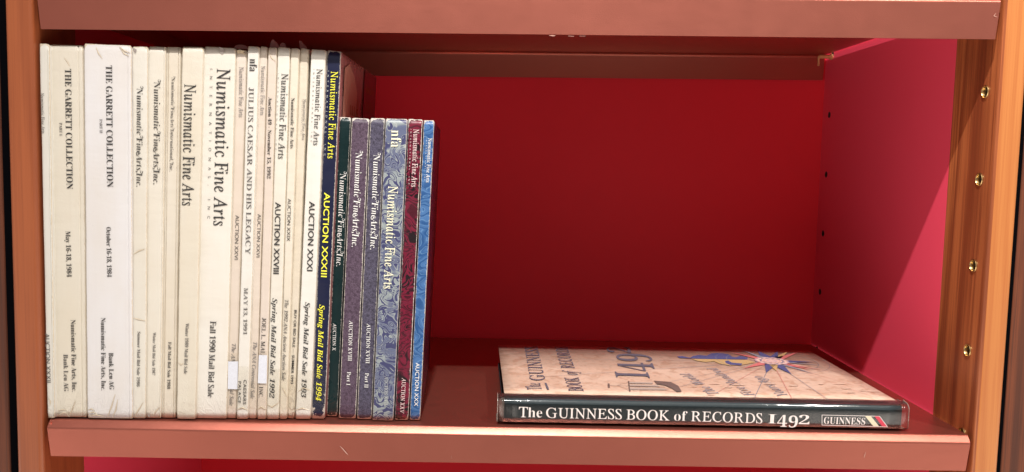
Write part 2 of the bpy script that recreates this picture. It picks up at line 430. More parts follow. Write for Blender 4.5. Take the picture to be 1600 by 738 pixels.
me = boolean(bm_mesh(pr, 'side_post'), [(Vector((W, YB, z)), .0044, .024) for z in zs_front])
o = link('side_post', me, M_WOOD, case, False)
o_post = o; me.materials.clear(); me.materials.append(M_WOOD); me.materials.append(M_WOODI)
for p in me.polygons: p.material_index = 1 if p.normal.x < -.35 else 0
pl = post_bm(-.0232, -.0028)
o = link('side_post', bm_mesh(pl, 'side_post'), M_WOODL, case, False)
me = boolean(bm_mesh(box_bm(W, W + .016, PD, D + .02, ZLO, ZHI), 'side_panel'), [(Vector((W, YR, z)), .0032, .02) for z in zs_front])
o_sp = link('side_panel', me, M_RED, case)
link('side_panel', bm_mesh(box_bm(-.018, -.0028, PD, D + .02, ZLO, ZHI), 'side_panel'), M_RED, case)
link('back_panel', bm_mesh(box_bm(-.0028, W, D, D + .012, ZLO, ZHI), 'back_panel'), M_REDB, case)
def lathe(name, prof, m, loc, parent, seg=28, axis='X'):
    """prof: (distance along -x out of the post, radius)"""
    bm = bmesh.new(); rings = []
    for d, r in prof:
        rings.append([bm.verts.new((-d, r * math.cos(a), r * math.sin(a))) for a in [2 * math.pi * k / seg for k in range(seg)]])
    for a, b in zip(rings, rings[1:]):
        for k in range(seg): bm.faces.new((a[k], a[(k + 1) % seg], b[(k + 1) % seg], b[k]))
    bm.faces.new(rings[-1])
    me = bm_mesh(bm, name); o = link(name, me, m, parent, True); o.location = loc
    if name == 'brass_socket':
        me.materials.append(M_BORE_SHADE)
        for p in me.polygons:
            if min(me.vertices[k].co.x for k in p.vertices) > .0028: p.material_index = 1
    return o
for z in zs_front[1:7]:
    lathe('brass_socket', [(-.0005, .0044), (-.0001, .0052), (.0006, .0053), (.0010, .0050), (.0009, .0045), (.0001, .0041), (-.003, .0040), (-.0031, .0034), (-.009, .0033), (-.0092, .0004)], M_BRASS, (W, YB, z), o_post)
for z in zs_front[1:7]:
    lathe('pin_hole', [(.00005, .0033), (.0003, .0036), (.0003, .0031), (-.008, .0029), (-.0082, .0003)], M_BORE_SHADE, (W, YR, z), o_sp)

M_GAP = flat('painted_gap_shade', (.003, .003, .004), 1.0); M_GAP.node_tree.nodes['Principled BSDF'].inputs['Specular IOR Level'].default_value = 0  # shade in the gaps between bookcases, painted as black strips
link('gap_shade', bm_mesh(box_bm(-.0290, -.0234, .003, .06, ZLO, ZHI), 'gap_shade'), M_GAP, case)
link('gap_shade', bm_mesh(box_bm(W + .0207, W + .0237, .003, .06, ZLO, ZHI), 'gap_shade'), M_GAP, case)
# neighbouring bookcases: only the posts beside the narrow dark gaps are in view
for x0, x1, lab in ((-.090, -.0292, 'dark wooden post of the next bookcase beyond the black gap on the left'),
                    (W + .0238, W + .09, 'dark reddish wooden post of the next bookcase beyond the thin black gap on the right')):
    t = empty('neighbouring_bookcase', ((x0 + x1) / 2, .004, ZLO)); tag(t, lab, 'bookcase', 'bookcases beside the main one')
    bm = box_bm(x0, x1, .004, .09, ZLO, ZHI, .003, 3)
    bmesh.ops.translate(bm, verts=bm.verts, vec=-t.location)
    link('side_post', bm_mesh(bm, 'side_post'), M_WOODD, t)
    bm = box_bm(x0 + .002, x1 - .002, .09, D + .02, ZLO, ZHI); bmesh.ops.translate(bm, verts=bm.verts, vec=-t.location)
    link('side_panel', bm_mesh(bm, 'side_panel'), M_RED, t)
wl = link('gap_blocker_wall', bm_mesh(box_bm(-3, 3.7, .42, .5, ZLO - .02, 2.4), 'added_wall'), M_BLOCKER); tag(wl, kind='structure')  # unseen plane added to keep room light from showing through the gaps

# ------------------------------------------------------------------ shelves
def shelf(ztop, hf, tilt, label, inset=.0030):
    """folded sheet-metal shelf: front lip, top, rear lip, and an added light-blocking lip at the left end"""
    t = .0014; r = .0054; y1 = D - .003
    def prof(e):            # e = inward offset for the sheet thickness
        P = [(e, -hf), (e, -hf + .004), (e, -hf * .5), (e, -r - .0012)]
        for cy_, cz_ in ((0, -.0058), (.0001, -.0052), (.0006, -.0045), (.0043, -.0008), (.0050, -.0002), (.0056, 0)):   # folded nose
            P.append((cy_ + e * .8, cz_ - e * .8 * (cz_ > -.0056)))
        P += [(r + .0008, -e), (.05, -e), (y1 - r - .001, -e)]
        for k in range(7):
            a = math.pi / 2 * (1 - k / 6); P.append((y1 - r + (r - e) * math.cos(a), -r + (r - e) * math.sin(a)))
        P.append((y1 - e, -hf + .003)); return P
    outer, inner = prof(0), prof(t)
    loop = outer + inner[::-1]
    nx = 60; x0, x1 = .0008, W - inset
    bm = bmesh.new(); rows = []
    for i in range(nx + 1):
        x = x0 + (x1 - x0) * i / nx; row = []
        for (y, z) in loop:
            s = (x - W / 2) / (x1 - x0) * 2
            taper = 1.0 - (.0024 / (W / 2)) * max(0, min(1, (-z - r) / (hf - r))) * (1 if y < .1 else .4)
            dent = .0003 * noise.noise(Vector((x * 14, y * 9, z * 30)))
            row.append(bm.verts.new((W / 2 + (x - W / 2) * taper, y + dent, z)))
        rows.append(row)
    n = len(loop)
    for a, b in zip(rows, rows[1:]):
        for k in range(n): bm.faces.new((a[k], a[(k + 1) % n], b[(k + 1) % n], b[k]))
    for row in (rows[0], rows[-1]):          # end edge of the sheet
        h = n // 2
        for k in range(h - 1): bm.faces.new((row[k], row[k + 1], row[n - 2 - k], row[n - 1 - k]))
    tb = box_bm(x0 + .0006, x0 + .0020, .0016, y1 - .0016, -.016, -.0015)     # left lip added to block light leaking through the side gap
    mm = bpy.data.meshes.new('t'); tb.to_mesh(mm); tb.free(); bm.from_mesh(mm); bpy.data.meshes.remove(mm)
    for v in bm.verts: v.co.z += ztop + tilt * (v.co.x - W)
    me = bm_mesh(bm, 'shelf')
    o = link('shelf', me, M_SHELF, None, True); tag(o, label, 'shelf', 'rose metal shelves')
    return o
shelf(0.0, .0275, 0.0, 'rose painted metal shelf carrying the row of catalogues and the flat lying book')
shelf(0.3390, .0330, .0139, 'rose painted metal shelf above the books, seen from below with its underside in shade')
shelf(-0.3390, .0280, 0.0, 'lowest rose metal shelf under the half hidden compartment')

# scratches and chips in the paint of the two visible lips
SH = [o for o in COL.objects if o.name.startswith('shelf')]
def scratch(sh, pts, w, y=-.00008):
    P = [on_y(x, yy, y) for x, yy in pts]; V, Fc = [], []
    for i, p in enumerate(P):
        d = (P[min(i + 1, len(P) - 1)] - P[max(i - 1, 0)]).normalized(); n = Vector((-d.z, 0, d.x)) * w / 2 * (.3 if i in (0, len(P) - 1) else 1)
        V += [p - n, p + n]
        if i: k = 2 * i; Fc.append((k - 2, k, k + 1, k - 1))
    me = bpy.data.meshes.new('paint_scratch'); me.from_pydata(V, [], Fc); link('paint_scratch', me, M_CHIP, sh)
M_CHIP = flat('chipped_paint', (.56, .33, .27), .5)
scratch(SH[0], [(531, 697), (536, 702), (541, 708), (544, 711)], .0007, -.0005)
scratch(SH[0], [(1353, 706), (1351, 712), (1350, 716)], .0005, -.0005)
scratch(SH[0], [(705, 712), (706, 717)], .0005, -.0005)
scratch(SH[1], [(1556, 21), (1553, 25), (1558, 27)], .0007, -.0005)
scratch(SH[1], [(858, 55.7), (864, 56.1), (868, 56.0)], .0007, -.0005); scratch(SH[1], [(888, 56.4), (897, 57.0)], .0008, -.0005); scratch(SH[1], [(905, 56.6), (915, 56.6)], .0005, -.0005)

# brass shelf pins under the shelves
def pin(x, y, z, s, label):
    t = empty('shelf_pin', (x, y, z)); tag(t, label, 'shelf pin', 'brass pins that carry the shelves')
    lathe('pin_shaft', [(-.004, .0022), (.0150, .0022), (.0154, .0018)], M_PIN, (0, 0, 0), t, 16)
    lathe('pin_collar', [(.0000, .0030), (.0012, .0034), (.0026, .0034), (.0030, .0024)], M_PIN, (0, 0, 0), t, 16)
    bm = box_bm(-.0165, -.0148, -.0015, .0015, -.0105, .0010, .0005, 2)
    link('pin_tongue', bm_mesh(bm, 'pin_tongue'), M_PIN, t)
    if s < 0: t.rotation_euler = (0, 0, math.pi)
    return t
pin(W, YR, ZB + SP - .0026, 1, 'brass shelf pin in the far upper right corner under the top shelf')
pin(W, YB, ZB - 4 * SP - .0032, 1, 'brass shelf pin under the front right corner of the lower shelf')

# ------------------------------------------------------------------ catalogues
def book(tl, tr, br, bl, vb, depth, m, label, rear_dx=0.0, side=None, groove=(), jag=.0004, zoff=.0011, edge_r=.0012, cat='catalogue', group='softcover auction catalogues in a row', top_cut=0):
    """tl, tr, br, bl: pixel corners of the spine; vb fixes how far back the foot stands on the shelf"""
    xm = (bl + br) / 2
    foot = on_z(xm, vb, zoff); ys = foot.y
    c = [on_y(p[0], p[1], ys) for p in (tl, tr)]
    BL = on_y(bl, vb, ys); BR = on_y(br, vb, ys)
    g = .00015
    TL = Vector((c[0].x + g, ys, c[0].z)); TR = Vector((c[1].x - g, ys, c[1].z))
    TL.x = max(TL.x, -.0024); BL.x = max(BL.x, -.0026)
    BL = Vector((BL.x + g, ys, zoff)); BR = Vector((BR.x - g, ys, zoff))
    w = (BR - BL).x
    t = empty('auction_catalogue', (foot.x, ys, zoff)); tag(t, label, cat, group)
    org = t.location.copy()
    us = sorted(set([0, .0003, .0007, .0013, .0022, w * .25, w * .5, w * .75, w - .0022, w - .0013, w - .0007, w - .0003, w] +
                    [q for gv in groove for q in (gv - .0007, gv, gv + .0007)]))
    us = [q for q in us if 0 <= q <= w]
    nr = 56; seed = random.uniform(0, 99)
    bm = bmesh.new(); le = bm.verts.layers.float.new('edge'); lf = bm.verts.layers.float.new('foot')
    grid = []
    for r in range(nr + 1):
        v = r / nr
        v = v if 0 < r < nr else v
        row = []
        for q in us:
            a = q / w
            P = (BL * (1 - a) + BR * a) * (1 - v) + (TL * (1 - a) + TR * a) * v
            de = min(q, w - q); H = (TL - BL).length
            y = 0
            if de < edge_r: y += edge_r * .75 * (1 - math.sqrt(max(0, 1 - (1 - de / edge_r) ** 2)))
            for gv in groove:
                if abs(q - gv) < .0001: y += .0007
            y += .00022 * (noise.noise(Vector((P.x * 55, seed, P.z * 22))) + .6)
            dt = min(v, 1 - v) * H
            if dt < .0012: y += .0005 * (1 - dt / .0012)
            z = P.z
            if r == nr: z += jag * (noise.noise(Vector((P.x * 380, seed, 3))) - .3) - (.0010 if de < .0005 else 0) * random.random() * (jag > 0)
            if r == 0: z += (.0004 if de < .0005 else 0)
            x = P.x + .00018 * noise.noise(Vector((seed, 4, P.z * 60))) * (1 if de < .0004 else 0)
            nv = bm.verts.new(Vector((x, ys + y, z)) - org); nv[le] = min(de, dt); nv[lf] = v * H
            row.append(nv)
        grid.append(row)
    for a, b in zip(grid, grid[1:]):
        for k in range(len(us) - 1): bm.faces.new((a[k], a[k + 1], b[k + 1], b[k]))
    # side boards
    for col, sgn in ((0, -1), (len(us) - 1, 1)):
        prev = [row[col] for row in grid]
        for j, dd in enumerate((.004, .02, depth * .5, depth)):
            cur = []
            for r, row in enumerate(grid):
                p = row[col].co.copy(); q = p + Vector((rear_dx * dd / depth, dd - .0009, 0))
                q.x += sgn * .00025
                nv = bm.verts.new(q); nv[le] = 1.0 if dd < depth else .0; nv[lf] = .5; cur.append(nv)
            for r in range(nr):
                f = (prev[r], cur[r], cur[r + 1], prev[r + 1]) if sgn > 0 else (prev[r], prev[r + 1], cur[r + 1], cur[r])
                fc = bm.faces.new(f); fc.material_index = 1 if side else 0
            prev = cur
    me = bpy.data.meshes.new('cover'); bm.to_mesh(me); bm.free()
    co = link('cover', me, m, t, True); HOLD[t.name] = co
    if side: me.materials.append(side)
    sd = co.modifiers.new('thickness', 'SOLIDIFY'); sd.thickness = .0004; sd.offset = -1
    # page block
    def lerp(P, Q, a): return P * (1 - a) + Q * a
    e = .0011 / max(w, .004)
    tl_, tr_, bl_, br_ = lerp(TL, TR, e), lerp(TL, TR, 1 - e), lerp(BL, BR, e), lerp(BL, BR, 1 - e)
    vs = []
    for yy, dx in ((.0022, 0), (depth - .003, rear_dx)):
        for P, dz in ((bl_, .001), (br_, .001), (tr_, -.0018), (tl_, -.0018)):
            vs.append(Vector((P.x + dx, ys + yy, P.z + dz)) - org)
    pm = bpy.data.meshes.new('page_block'); pm.from_pydata(vs, [], [(0, 1, 2, 3), (4, 7, 6, 5), (0, 4, 5, 1), (1, 5, 6, 2), (2, 6, 7, 3), (3, 7, 4, 0)])
    link('page_block', pm, M_PAGES, t)
    t['_y'] = ys
    return t
def T(bk, s, style, x0, y0, x1, y1, h, m, name='title_lettering', track=0.0):
    ys = bk['_y'] - .0003
    A, B = on_y(x0, y0, ys), on_y(x1, y1, ys)
    text_obj(name, s, style, A, B, Vector((1, 0, 0)), h * (ys - CAM.y) / F_PX, m, bk, track)
def quad_on(bk, name, pts, m, off=.0005):
    ys = bk['_y'] - off
    return plate(name, [on_y(x, y, ys) for x, y in pts][::-1], m, bk)

cream = lambda n, a, s, **k: spine_mat(n, 'paper', tuple(x * .90 for x in a), tuple(x * f for x, f in zip(a, (.86, .83, .78))), seed=s, wear=.25, wearc=(.62, .54, .42), **k)
bk_specs = {}
P1 = cream('white_card', (.80, .80, .76), 1.1)
P2 = cream('cream_card', (.79, .755, .67), 2.2)
P3 = cream('cool_white_card', (.80, .80, .83), 3.3, dirt=.15)
P4 = cream('ivory_card', (.78, .76, .70), 4.4)
P5 = cream('ivory_card_warm', (.79, .76, .69), 5.5)
P6 = cream('yellowed_card', (.77, .72, .63), 6.6)
P7 = cream('aged_card', (.76, .72, .63), 7.7)
P8 = cream('plain_white_card', (.82, .80, .75), 8.8, dirt=.1)
P9 = cream('blush_card', (.76, .68, .61), 9.9)
P10 = cream('clean_white_card', (.81, .80, .77), 10.1)
P12 = cream('pink_grey_card', (.74, .66, .60), 12.1)
P15 = cream('crinkled_card', (.74, .68, .58), 15.1, crinkle=.9)
MN = spine_mat('navy_card', 'plain', (.006, .009, .036), (.010, .013, .046), wear=.28, tear=1.0, seed=17, crinkle=.2)
MGn = spine_mat('dark_green_card', 'plain', (.004, .020, .022), (.007, .027, .029), wear=.3, tear=.15, seed=18, crinkle=.3, rough=.28)
MP1 = spine_mat('mottled_purple_paper', 'mottle', (.060, .035, .062), (.13, .088, .135), (.030, .014, .030), wear=.4, seed=19, crinkle=.15, rough=.5)
MP2 = spine_mat('mottled_slate_paper', 'mottle', (.048, .042, .078), (.11, .10, .155), (.020, .017, .033), wear=.4, seed=20, crinkle=.15, rough=.5)
MM1 = spine_mat('blue_grey_marbled_paper', 'marble', (.050, .054, .135), (.11, .13, .22), (.26, .30, .32), (.42, .46, .43), wear=.25, seed=21.3, crinkle=.1)
MM2 = spine_mat('crimson_marbled_paper', 'marble', (.16, .008, .030), (.06, .005, .014), (.010, .003, .006), (.21, .016, .048), wear=.3, seed=22.9, crinkle=.1)
MM3 = spine_mat('sky_blue_marbled_paper', 'scallop', (.020, .080, .235), (.058, .15, .35), (.14, .28, .49), wear=.3, seed=23.4, crinkle=.1)
M_MAUVE = spine_mat('mauve_picture_cover', 'paper', (.36, .15, .15), (.28, .105, .105), rough=.28, crinkle=.1, seed=3)
M_PLUM = spine_mat('plum_cover', 'plain', (.055, .008, .030), (.045, .006, .024), rough=.3, crinkle=.1)

NF = 'Numismatic Fine Arts'; NW = 'Numismatic FineArts,Inc.'
INT = 'INTERNATIONAL, INC.'
bl = {}
bl[1] = book((60.5, 67.5), (77, 69), 85.5, 73.5, 653.5, .205, P1, 'thin white catalogue at the left end of the row, against the wooden post', groove=(.0045,))
b = bl[1]; T(b, NF, 'L', 63.2, 145.7, 64.8, 208.6, 5.3, K_DGREY); T(b, 'AUCTION XXXII', 'P', 70.3, 521.5, 72.7, 598, 6.6, K_DGREY, 'auction_lettering')
bl[2] = book((77.5, 69.5), (129.5, 71), 135.5, 86, 652, .21, P2, 'thick cream catalogue of a May 1984 collection sale, part one', groove=(.0207,))
b = bl[2]; T(b, 'THE GARRETT COLLECTION', 'B', 101.2, 107.7, 104, 295.5, 9.6, K_BLACK); T(b, 'PART I', 'B', 92.5, 192, 93, 212, 4.2, K_DGREY, 'part_lettering')
T(b, 'May 16-18, 1984', 'B', 102.4, 361.5, 104.4, 433, 7.3, K_BLACK, 'date_lettering'); T(b, 'Numismatic Fine Arts, Inc.', 'B', 110.5, 500, 112.7, 612, 7.2, K_BLACK, 'publisher_lettering')
T(b, 'Bank Leu AG', 'B', 99, 554, 100, 611.7, 7, K_DGREY, 'publisher_lettering')
bl[3] = book((130.5, 68), (205, 71), 207.5, 136, 654, .21, P3, 'thickest cool white catalogue, of an October 1984 collection sale, part two', groove=(.0325,))
b = bl[3]; T(b, 'THE GARRETT COLLECTION', 'B', 165.2, 102.3, 167, 292.5, 9.6, K_BLACK); T(b, 'PART II', 'B', 155.4, 186.5, 155.8, 208, 4.2, K_DGREY, 'part_lettering')
T(b, 'October 16-18, 1984', 'B', 166, 355, 167.3, 433, 7, K_BLACK, 'date_lettering'); T(b, 'Bank Leu AG', 'B', 169.8, 551.5, 171, 609, 7.2, K_BLACK, 'publisher_lettering')
T(b, 'Numismatic Fine Arts, Inc.', 'B', 157.6, 496.6, 158.3, 610, 7, K_BLACK, 'publisher_lettering')
bl[4] = book((206, 71.5), (231, 73), 227.5, 207.5, 654, .21, P4, 'ivory catalogue of the summer 1986 mail bid sale', jag=.0007)
b = bl[4]; T(b, NW, 'W', 213.6, 134, 213, 292, 9, K_BLACK); T(b, 'Summer Mail Bid Sale 1986', 'B', 214.8, 518.4, 213.5, 604, 4.8, K_DGREY, 'sale_lettering')
bl[5] = book((231.5, 72.5), (259, 73.5), 251.5, 228, 653.5, .21, P5, 'ivory catalogue of the winter 1987 mail bid sale', groove=(.0100,))
b = bl[5]; T(b, NW, 'W', 240.5, 123.8, 239.5, 288, 9.4, K_BLACK); T(b, 'Winter Mail Bid Sale 1987', 'B', 239, 519.7, 237.6, 586.5, 4.5, K_DGREY, 'sale_lettering')
bl[6] = book((260, 73), (283, 74), 274.5, 252, 653, .21, P6, 'yellowed catalogue of the fall 1988 mail bid sale, with one long line of small title', groove=(.0014, .0090))
b = bl[6]; T(b, 'Numismatic FineArts International, Inc.', 'W', 268, 118.6, 265, 268, 5.2, K_DGREY); T(b, 'Fall Mail Bid Sale 1988', 'B', 263, 534.5, 261, 608, 4.8, K_BLACK, 'sale_lettering')
bl[7] = book((284, 73), (318, 73.5), 305.5, 275.5, 655, .21, P7, 'aged cream catalogue of the winter 1989 mail bid sale, left of the wide white one')
b = bl[7]; T(b, NF, 'L', 288, 131.6, 284.5, 321, 18.0, K_BLACK); T(b, 'Winter 1989 Mail Bid Sale', 'B', 290, 505.4, 287.3, 584.4, 5.2, K_DGREY, 'sale_lettering')
bl[8] = book((318.5, 72.5), (368.5, 75.5), 354, 306, 654, .21, P8, 'wide plain white catalogue of the fall 1990 mail bid sale with the largest title', jag=.0008)
b = bl[8]; T(b, NF, 'L', 339, 107.3, 333.5, 352.5, 20.5, K_BLACK); T(b, 'INTERNATIONAL, INC', 'P', 328, 107.7, 324, 342, 4.0, K_DGREY, 'small_lettering', 1.3)
T(b, 'Fall 1990 Mail Bid Sale', 'R', 328.5, 502, 324.5, 620.8, 9.3, K_BLACK, 'sale_lettering')
bl[9] = book((369, 77), (386, 77.5), 368.8, 354.3, 653.6, .21, P9, 'thin blush catalogue with a white sticker low on its spine, beside the wide white one', jag=.0014)
b = bl[9]; T(b, NF, 'L', 373.6, 105, 373, 183, 7, K_GREY); T(b, 'AUCTION XXVI', 'P', 368, 336.4, 366.2, 405.6, 5.6, K_DGREY, 'auction_lettering'); T(b, 'The ANA Centennial Sale', 'I', 362.5, 537, 358.3, 634, 6, K_GREY, 'sale_lettering')
quad_on(b, 'spine_sticker', [(356.5, 565), (372, 565), (371, 608.5), (355.8, 608)], M_STICK, .0009)
bl[10] = book((386.7, 71.8), (405.3, 73), 387.6, 369, 655, .21, P10, 'clean white catalogue about Julius Caesar, slightly taller than its neighbours')
b = bl[10]; T(b, 'nfa', 'R', 390, 92, 389.8, 111.5, 12, K_BLACK, 'publisher_lettering'); T(b, 'JULIUS CAESAR AND HIS LEGACY', 'R', 388.8, 136.8, 383.4, 397, 7.6, K_DGREY)
T(b, 'MAY 13, 1991', 'R', 381.3, 450, 379.9, 523, 6.0, K_DGREY, 'date_lettering'); T(b, 'CAESARS', 'PB', 380.6, 593.7, 379.6, 632, 4.8, K_BLACK, 'place_lettering', .08); T(b, 'PALACE', 'PB', 372.3, 596, 371.7, 630, 4.6, K_BLACK, 'place_lettering', .12)
bl[11] = book((405.8, 72.3), (418.3, 73.2), 400.7, 388, 654, .21, P9, 'thin blush catalogue with a faint italic line at its foot, without a sticker')
b = bl[11]; T(b, NF, 'L', 408.2, 103, 406.5, 180, 6.2, K_GREY); T(b, 'AUCTION XXVI', 'P', 402.6, 334.5, 400.4, 402, 5.2, K_DGREY, 'auction_lettering'); T(b, 'The ANA Centennial Sale', 'I', 395.8, 534.5, 391.2, 623, 6, K_GREY, 'sale_lettering')
bl[12] = book((418.8, 73.8), (433, 74.5), 415.7, 401, 655, .21, P12, 'thin pinkish grey catalogue of November 1992 with a white sticker covering part of a name')
b = bl[12]; T(b, 'Auction 49 - November 15, 1992', 'B', 419.4, 152, 417, 279, 5.4, K_BLACK); T(b, 'JOEL L. MALTER & CO., INC.', 'R', 409.6, 496.7, 404.2, 622, 6.2, K_BLACK, 'publisher_lettering')
quad_on(b, 'spine_sticker', [(404.5, 555), (417.3, 555.3), (416.4, 599.5), (402.8, 599)], M_STICK, .0009)
bl[13] = book((433.5, 73.3), (453.6, 74.8), 435.6, 416, 655, .21, P4, 'ivory catalogue of the spring 1992 mail bid sale with bold italic lettering')
b = bl[13]; T(b, NF, 'L', 440, 115, 434.3, 248, 10.3, K_BLACK); T(b, INT, 'P', 433.8, 115, 429.5, 240, 2.3, K_GREY, 'small_lettering', 1.2)
T(b, 'AUCTION XXVIII', 'PB', 430.2, 316, 427, 428, 8.6, K_BLACK, 'auction_lettering'); T(b, 'Spring Mail Bid Sale 1992', 'BI', 425.8, 466, 420.8, 622, 7.4, K_BLACK, 'sale_lettering')
bl[14] = book((454, 75), (467.7, 75.8), 448.3, 436, 655, .21, P6, 'thin yellowish catalogue of the 1992 ancient coin auction, its bold title small')
b = bl[14]; T(b, NF, 'B', 454.8, 153, 453.3, 232, 5.3, K_BLACK); T(b, 'AUCTION XXIX', 'P', 449.6, 310.4, 448, 377, 5.1, K_BLACK, 'auction_lettering'); T(b, 'The 1992 ANA Ancient Auction Sale', 'I', 445, 468.5, 440.2, 595, 5.6, K_DGREY, 'sale_lettering')
bl[15] = book((468.3, 75.3), (482.3, 76.4), 460.3, 448.7, 654, .21, P15, 'narrowest crinkled catalogue of the summer 1993 buy or bid sale', jag=.0008)
b = bl[15]; T(b, NF, 'L', 473.8, 155, 471.7, 219, 4.5, K_DGREY); T(b, INT, 'P', 471.6, 155, 469.6, 212, 1.6, K_GREY, 'small_lettering', .8); T(b, 'BUY OR BID SALE \u2014 SUMMER 1993', 'PB', 459.9, 484.6, 454, 600, 4.0, K_BLACK, 'sale_lettering')
bl[16] = book((486, 76.8), (509.7, 78.8), 485.4, 461, 655, .21, P10, 'clean white catalogue of the spring 1993 mail bid sale, left of the navy one')
b = bl[16]; T(b, NF, 'L', 495, 107.7, 489.3, 227, 8.8, K_BLACK); T(b, INT, 'P', 489.3, 108, 484.9, 227, 2.4, K_DGREY, 'small_lettering', 1.0)
T(b, 'AUCTION XXXI', 'PB', 483.3, 314.7, 479.5, 423.6, 8.8, K_BLACK, 'auction_lettering'); T(b, 'Spring Mail Bid Sale 1993', 'BI', 477, 472, 470.4, 621, 7.4, K_BLACK, 'sale_lettering')
bl[17] = book((510.8, 78.8), (533, 80.3), 507.4, 486.3, 654.5, .197, MN, 'tall navy catalogue with bright yellow lettering', side=M_MAUVE)
b = bl[17]; T(b, NF, 'L', 517.3, 111.6, 511.8, 247.5, 10.6, K_YEL); T(b, INT, 'P', 511.8, 111, 506, 249, 2.4, K_PALE, 'small_lettering', 1.0)
T(b, 'AUCTION XXXIII', 'PB', 506.8, 301, 501.6, 433, 8.8, K_YEL, 'auction_lettering'); T(b, 'Spring Mail Bid Sale 1994', 'BI', 499.2, 476, 493.4, 626, 8, K_YEL, 'sale_lettering')
g2 = 'short catalogues at the right end of the row'
bl[18] = book((530.2, 182.7), (548.3, 183.8), 527, 510, 650.5, .20, MGn, 'narrow dark green catalogue with swash white lettering', group=g2, rear_dx=-.001)
b = bl[18]; T(b, NW, 'W', 531.5, 267.5, 525.3, 416.4, 9.3, K_WHITE); T(b, 'AUCTION X', 'R', 520.5, 505.4, 519.5, 548, 5, K_WHITE, 'auction_lettering')
bl[19] = book((549.3, 184), (577.3, 185.6), 556, 528.8, 654, .20, MP1, 'mottled purple catalogue, part one', group=g2, rear_dx=-.002)
b = bl[19]; T(b, NW, 'W', 556, 235, 549.6, 386, 10, K_WHITE); T(b, 'AUCTION XVIII', 'R', 545.6, 501, 543.8, 564, 5.7, K_WHITE, 'auction_lettering'); T(b, 'Part I', 'R', 542.6, 581, 541.5, 602, 5.7, K_WHITE, 'part_lettering')
bl[20] = book((578.3, 184.4), (601.5, 185.2), 580.7, 557.2, 655, .20, MP2, 'mottled slate blue catalogue, part two', group=g2, rear_dx=-.003)
b = bl[20]; T(b, NW, 'W', 584, 238, 578.3, 390, 9.8, K_WHITE); T(b, 'AUCTION XVIII', 'R', 573.3, 505.7, 571.6, 568, 5.7, K_WHITE, 'auction_lettering'); T(b, 'Part II', 'R', 570.6, 583, 569.6, 606, 5.7, K_WHITE, 'part_lettering')
bl[21] = book((602.2, 185.3), (636.8, 186.3), 614.6, 581.7, 657.2, .20, MM1, 'widest short catalogue, with blue grey and white marbled spine', group=g2, rear_dx=-.005)
b = bl[21]; T(b, 'nfa', 'R', 611.5, 203.4, 611, 230, 16, K_CREAM, 'publisher_lettering'); T(b, NF, 'L', 606.8, 290.8, 599.3, 451, 15, K_CREAM); T(b, 'AUCTION XVII', 'R', 601.3, 588, 600.3, 633, 5.3, K_PALE, 'auction_lettering')
bl[22] = book((637.7, 186), (660.6, 187), 638, 616.5, 656.5, .20, MM2, 'crimson and black marbled catalogue', group=g2, rear_dx=-.007)
b = bl[22]; T(b, NF, 'L', 646.3, 202, 642.8, 292, 8.6, K_PINK); T(b, INT, 'P', 641, 202, 637.6, 292, 2.2, K_PINK, 'small_lettering', .9); T(b, 'AUCTION XXV', 'R', 628.2, 590.7, 625.0, 646, 6.2, K_PINK, 'auction_lettering')
bl[23] = book((662, 187.5), (679, 188.4), 656.6, 639.7, 656.5, .20, MM3, 'sky blue marbled catalogue at the right end of the row', group=g2, rear_dx=-.008, side=M_PLUM)
b = bl[23]; T(b, NF, 'L', 669.4, 216, 665.6, 285, 5.8, K_WHITE); T(b, INT, 'P', 666, 216, 662.5, 285, 1.5, K_WHITE, 'small_lettering', .9); T(b, 'AUCTION XXX', 'P', 649.6, 567, 647.2, 634.7, 6, K_WHITE, 'auction_lettering')

# nicks, tears and raised creases in the soft covers
M_TEAR = flat('bruised_card', (.34, .30, .28), .8); M_FIBRE = flat('torn_card_fibre', (.62, .50, .34), .9)
quad_on(bl[8], 'cover_tear', [(342, 73.2), (345, 74.6), (349, 75.8), (350.5, 82), (347, 84.5), (343.5, 82), (344, 78)], M_TEAR)
quad_on(bl[4], 'cover_tear', [(207.6, 75), (211, 76), (214, 78.5), (212, 80), (213, 83), (209.5, 82)], M_TEAR)
quad_on(bl[9], 'cover_tear', [(370, 79), (376, 78.6), (384, 80), (380, 82), (385, 86), (376, 83.5), (371, 84)], M_FIBRE)
quad_on(bl[5], 'cover_tear', [(231.5, 651), (230.5, 646), (233, 648), (235, 652)], M_TEAR)
def crease(bk, pts, w=.0006, h=.0005):
    ys = bk['_y']; P = [on_y(x, y, ys - .0001) for x, y in pts]; V, Fc = [], []
    for i, p in enumerate(P):
        d = (P[min(i + 1, len(P) - 1)] - P[max(i - 1, 0)]).normalized(); k = .25 if i in (0, len(P) - 1) else 1
        n = Vector((-d.z, 0, d.x)) * w * k
        V += [p - n - bk.location, p + Vector((0, -h * k, 0)) - bk.location, p + n - bk.location]
        if i: q = 3 * i; Fc += [(q - 3, q, q + 1, q - 2), (q - 2, q + 1, q + 2, q - 1)]
    me = bpy.data.meshes.new('paper_crease'); me.from_pydata(V, [], Fc)
    cv = HOLD[bk.name]; link('paper_crease', me, cv.data.materials[0], cv, True)
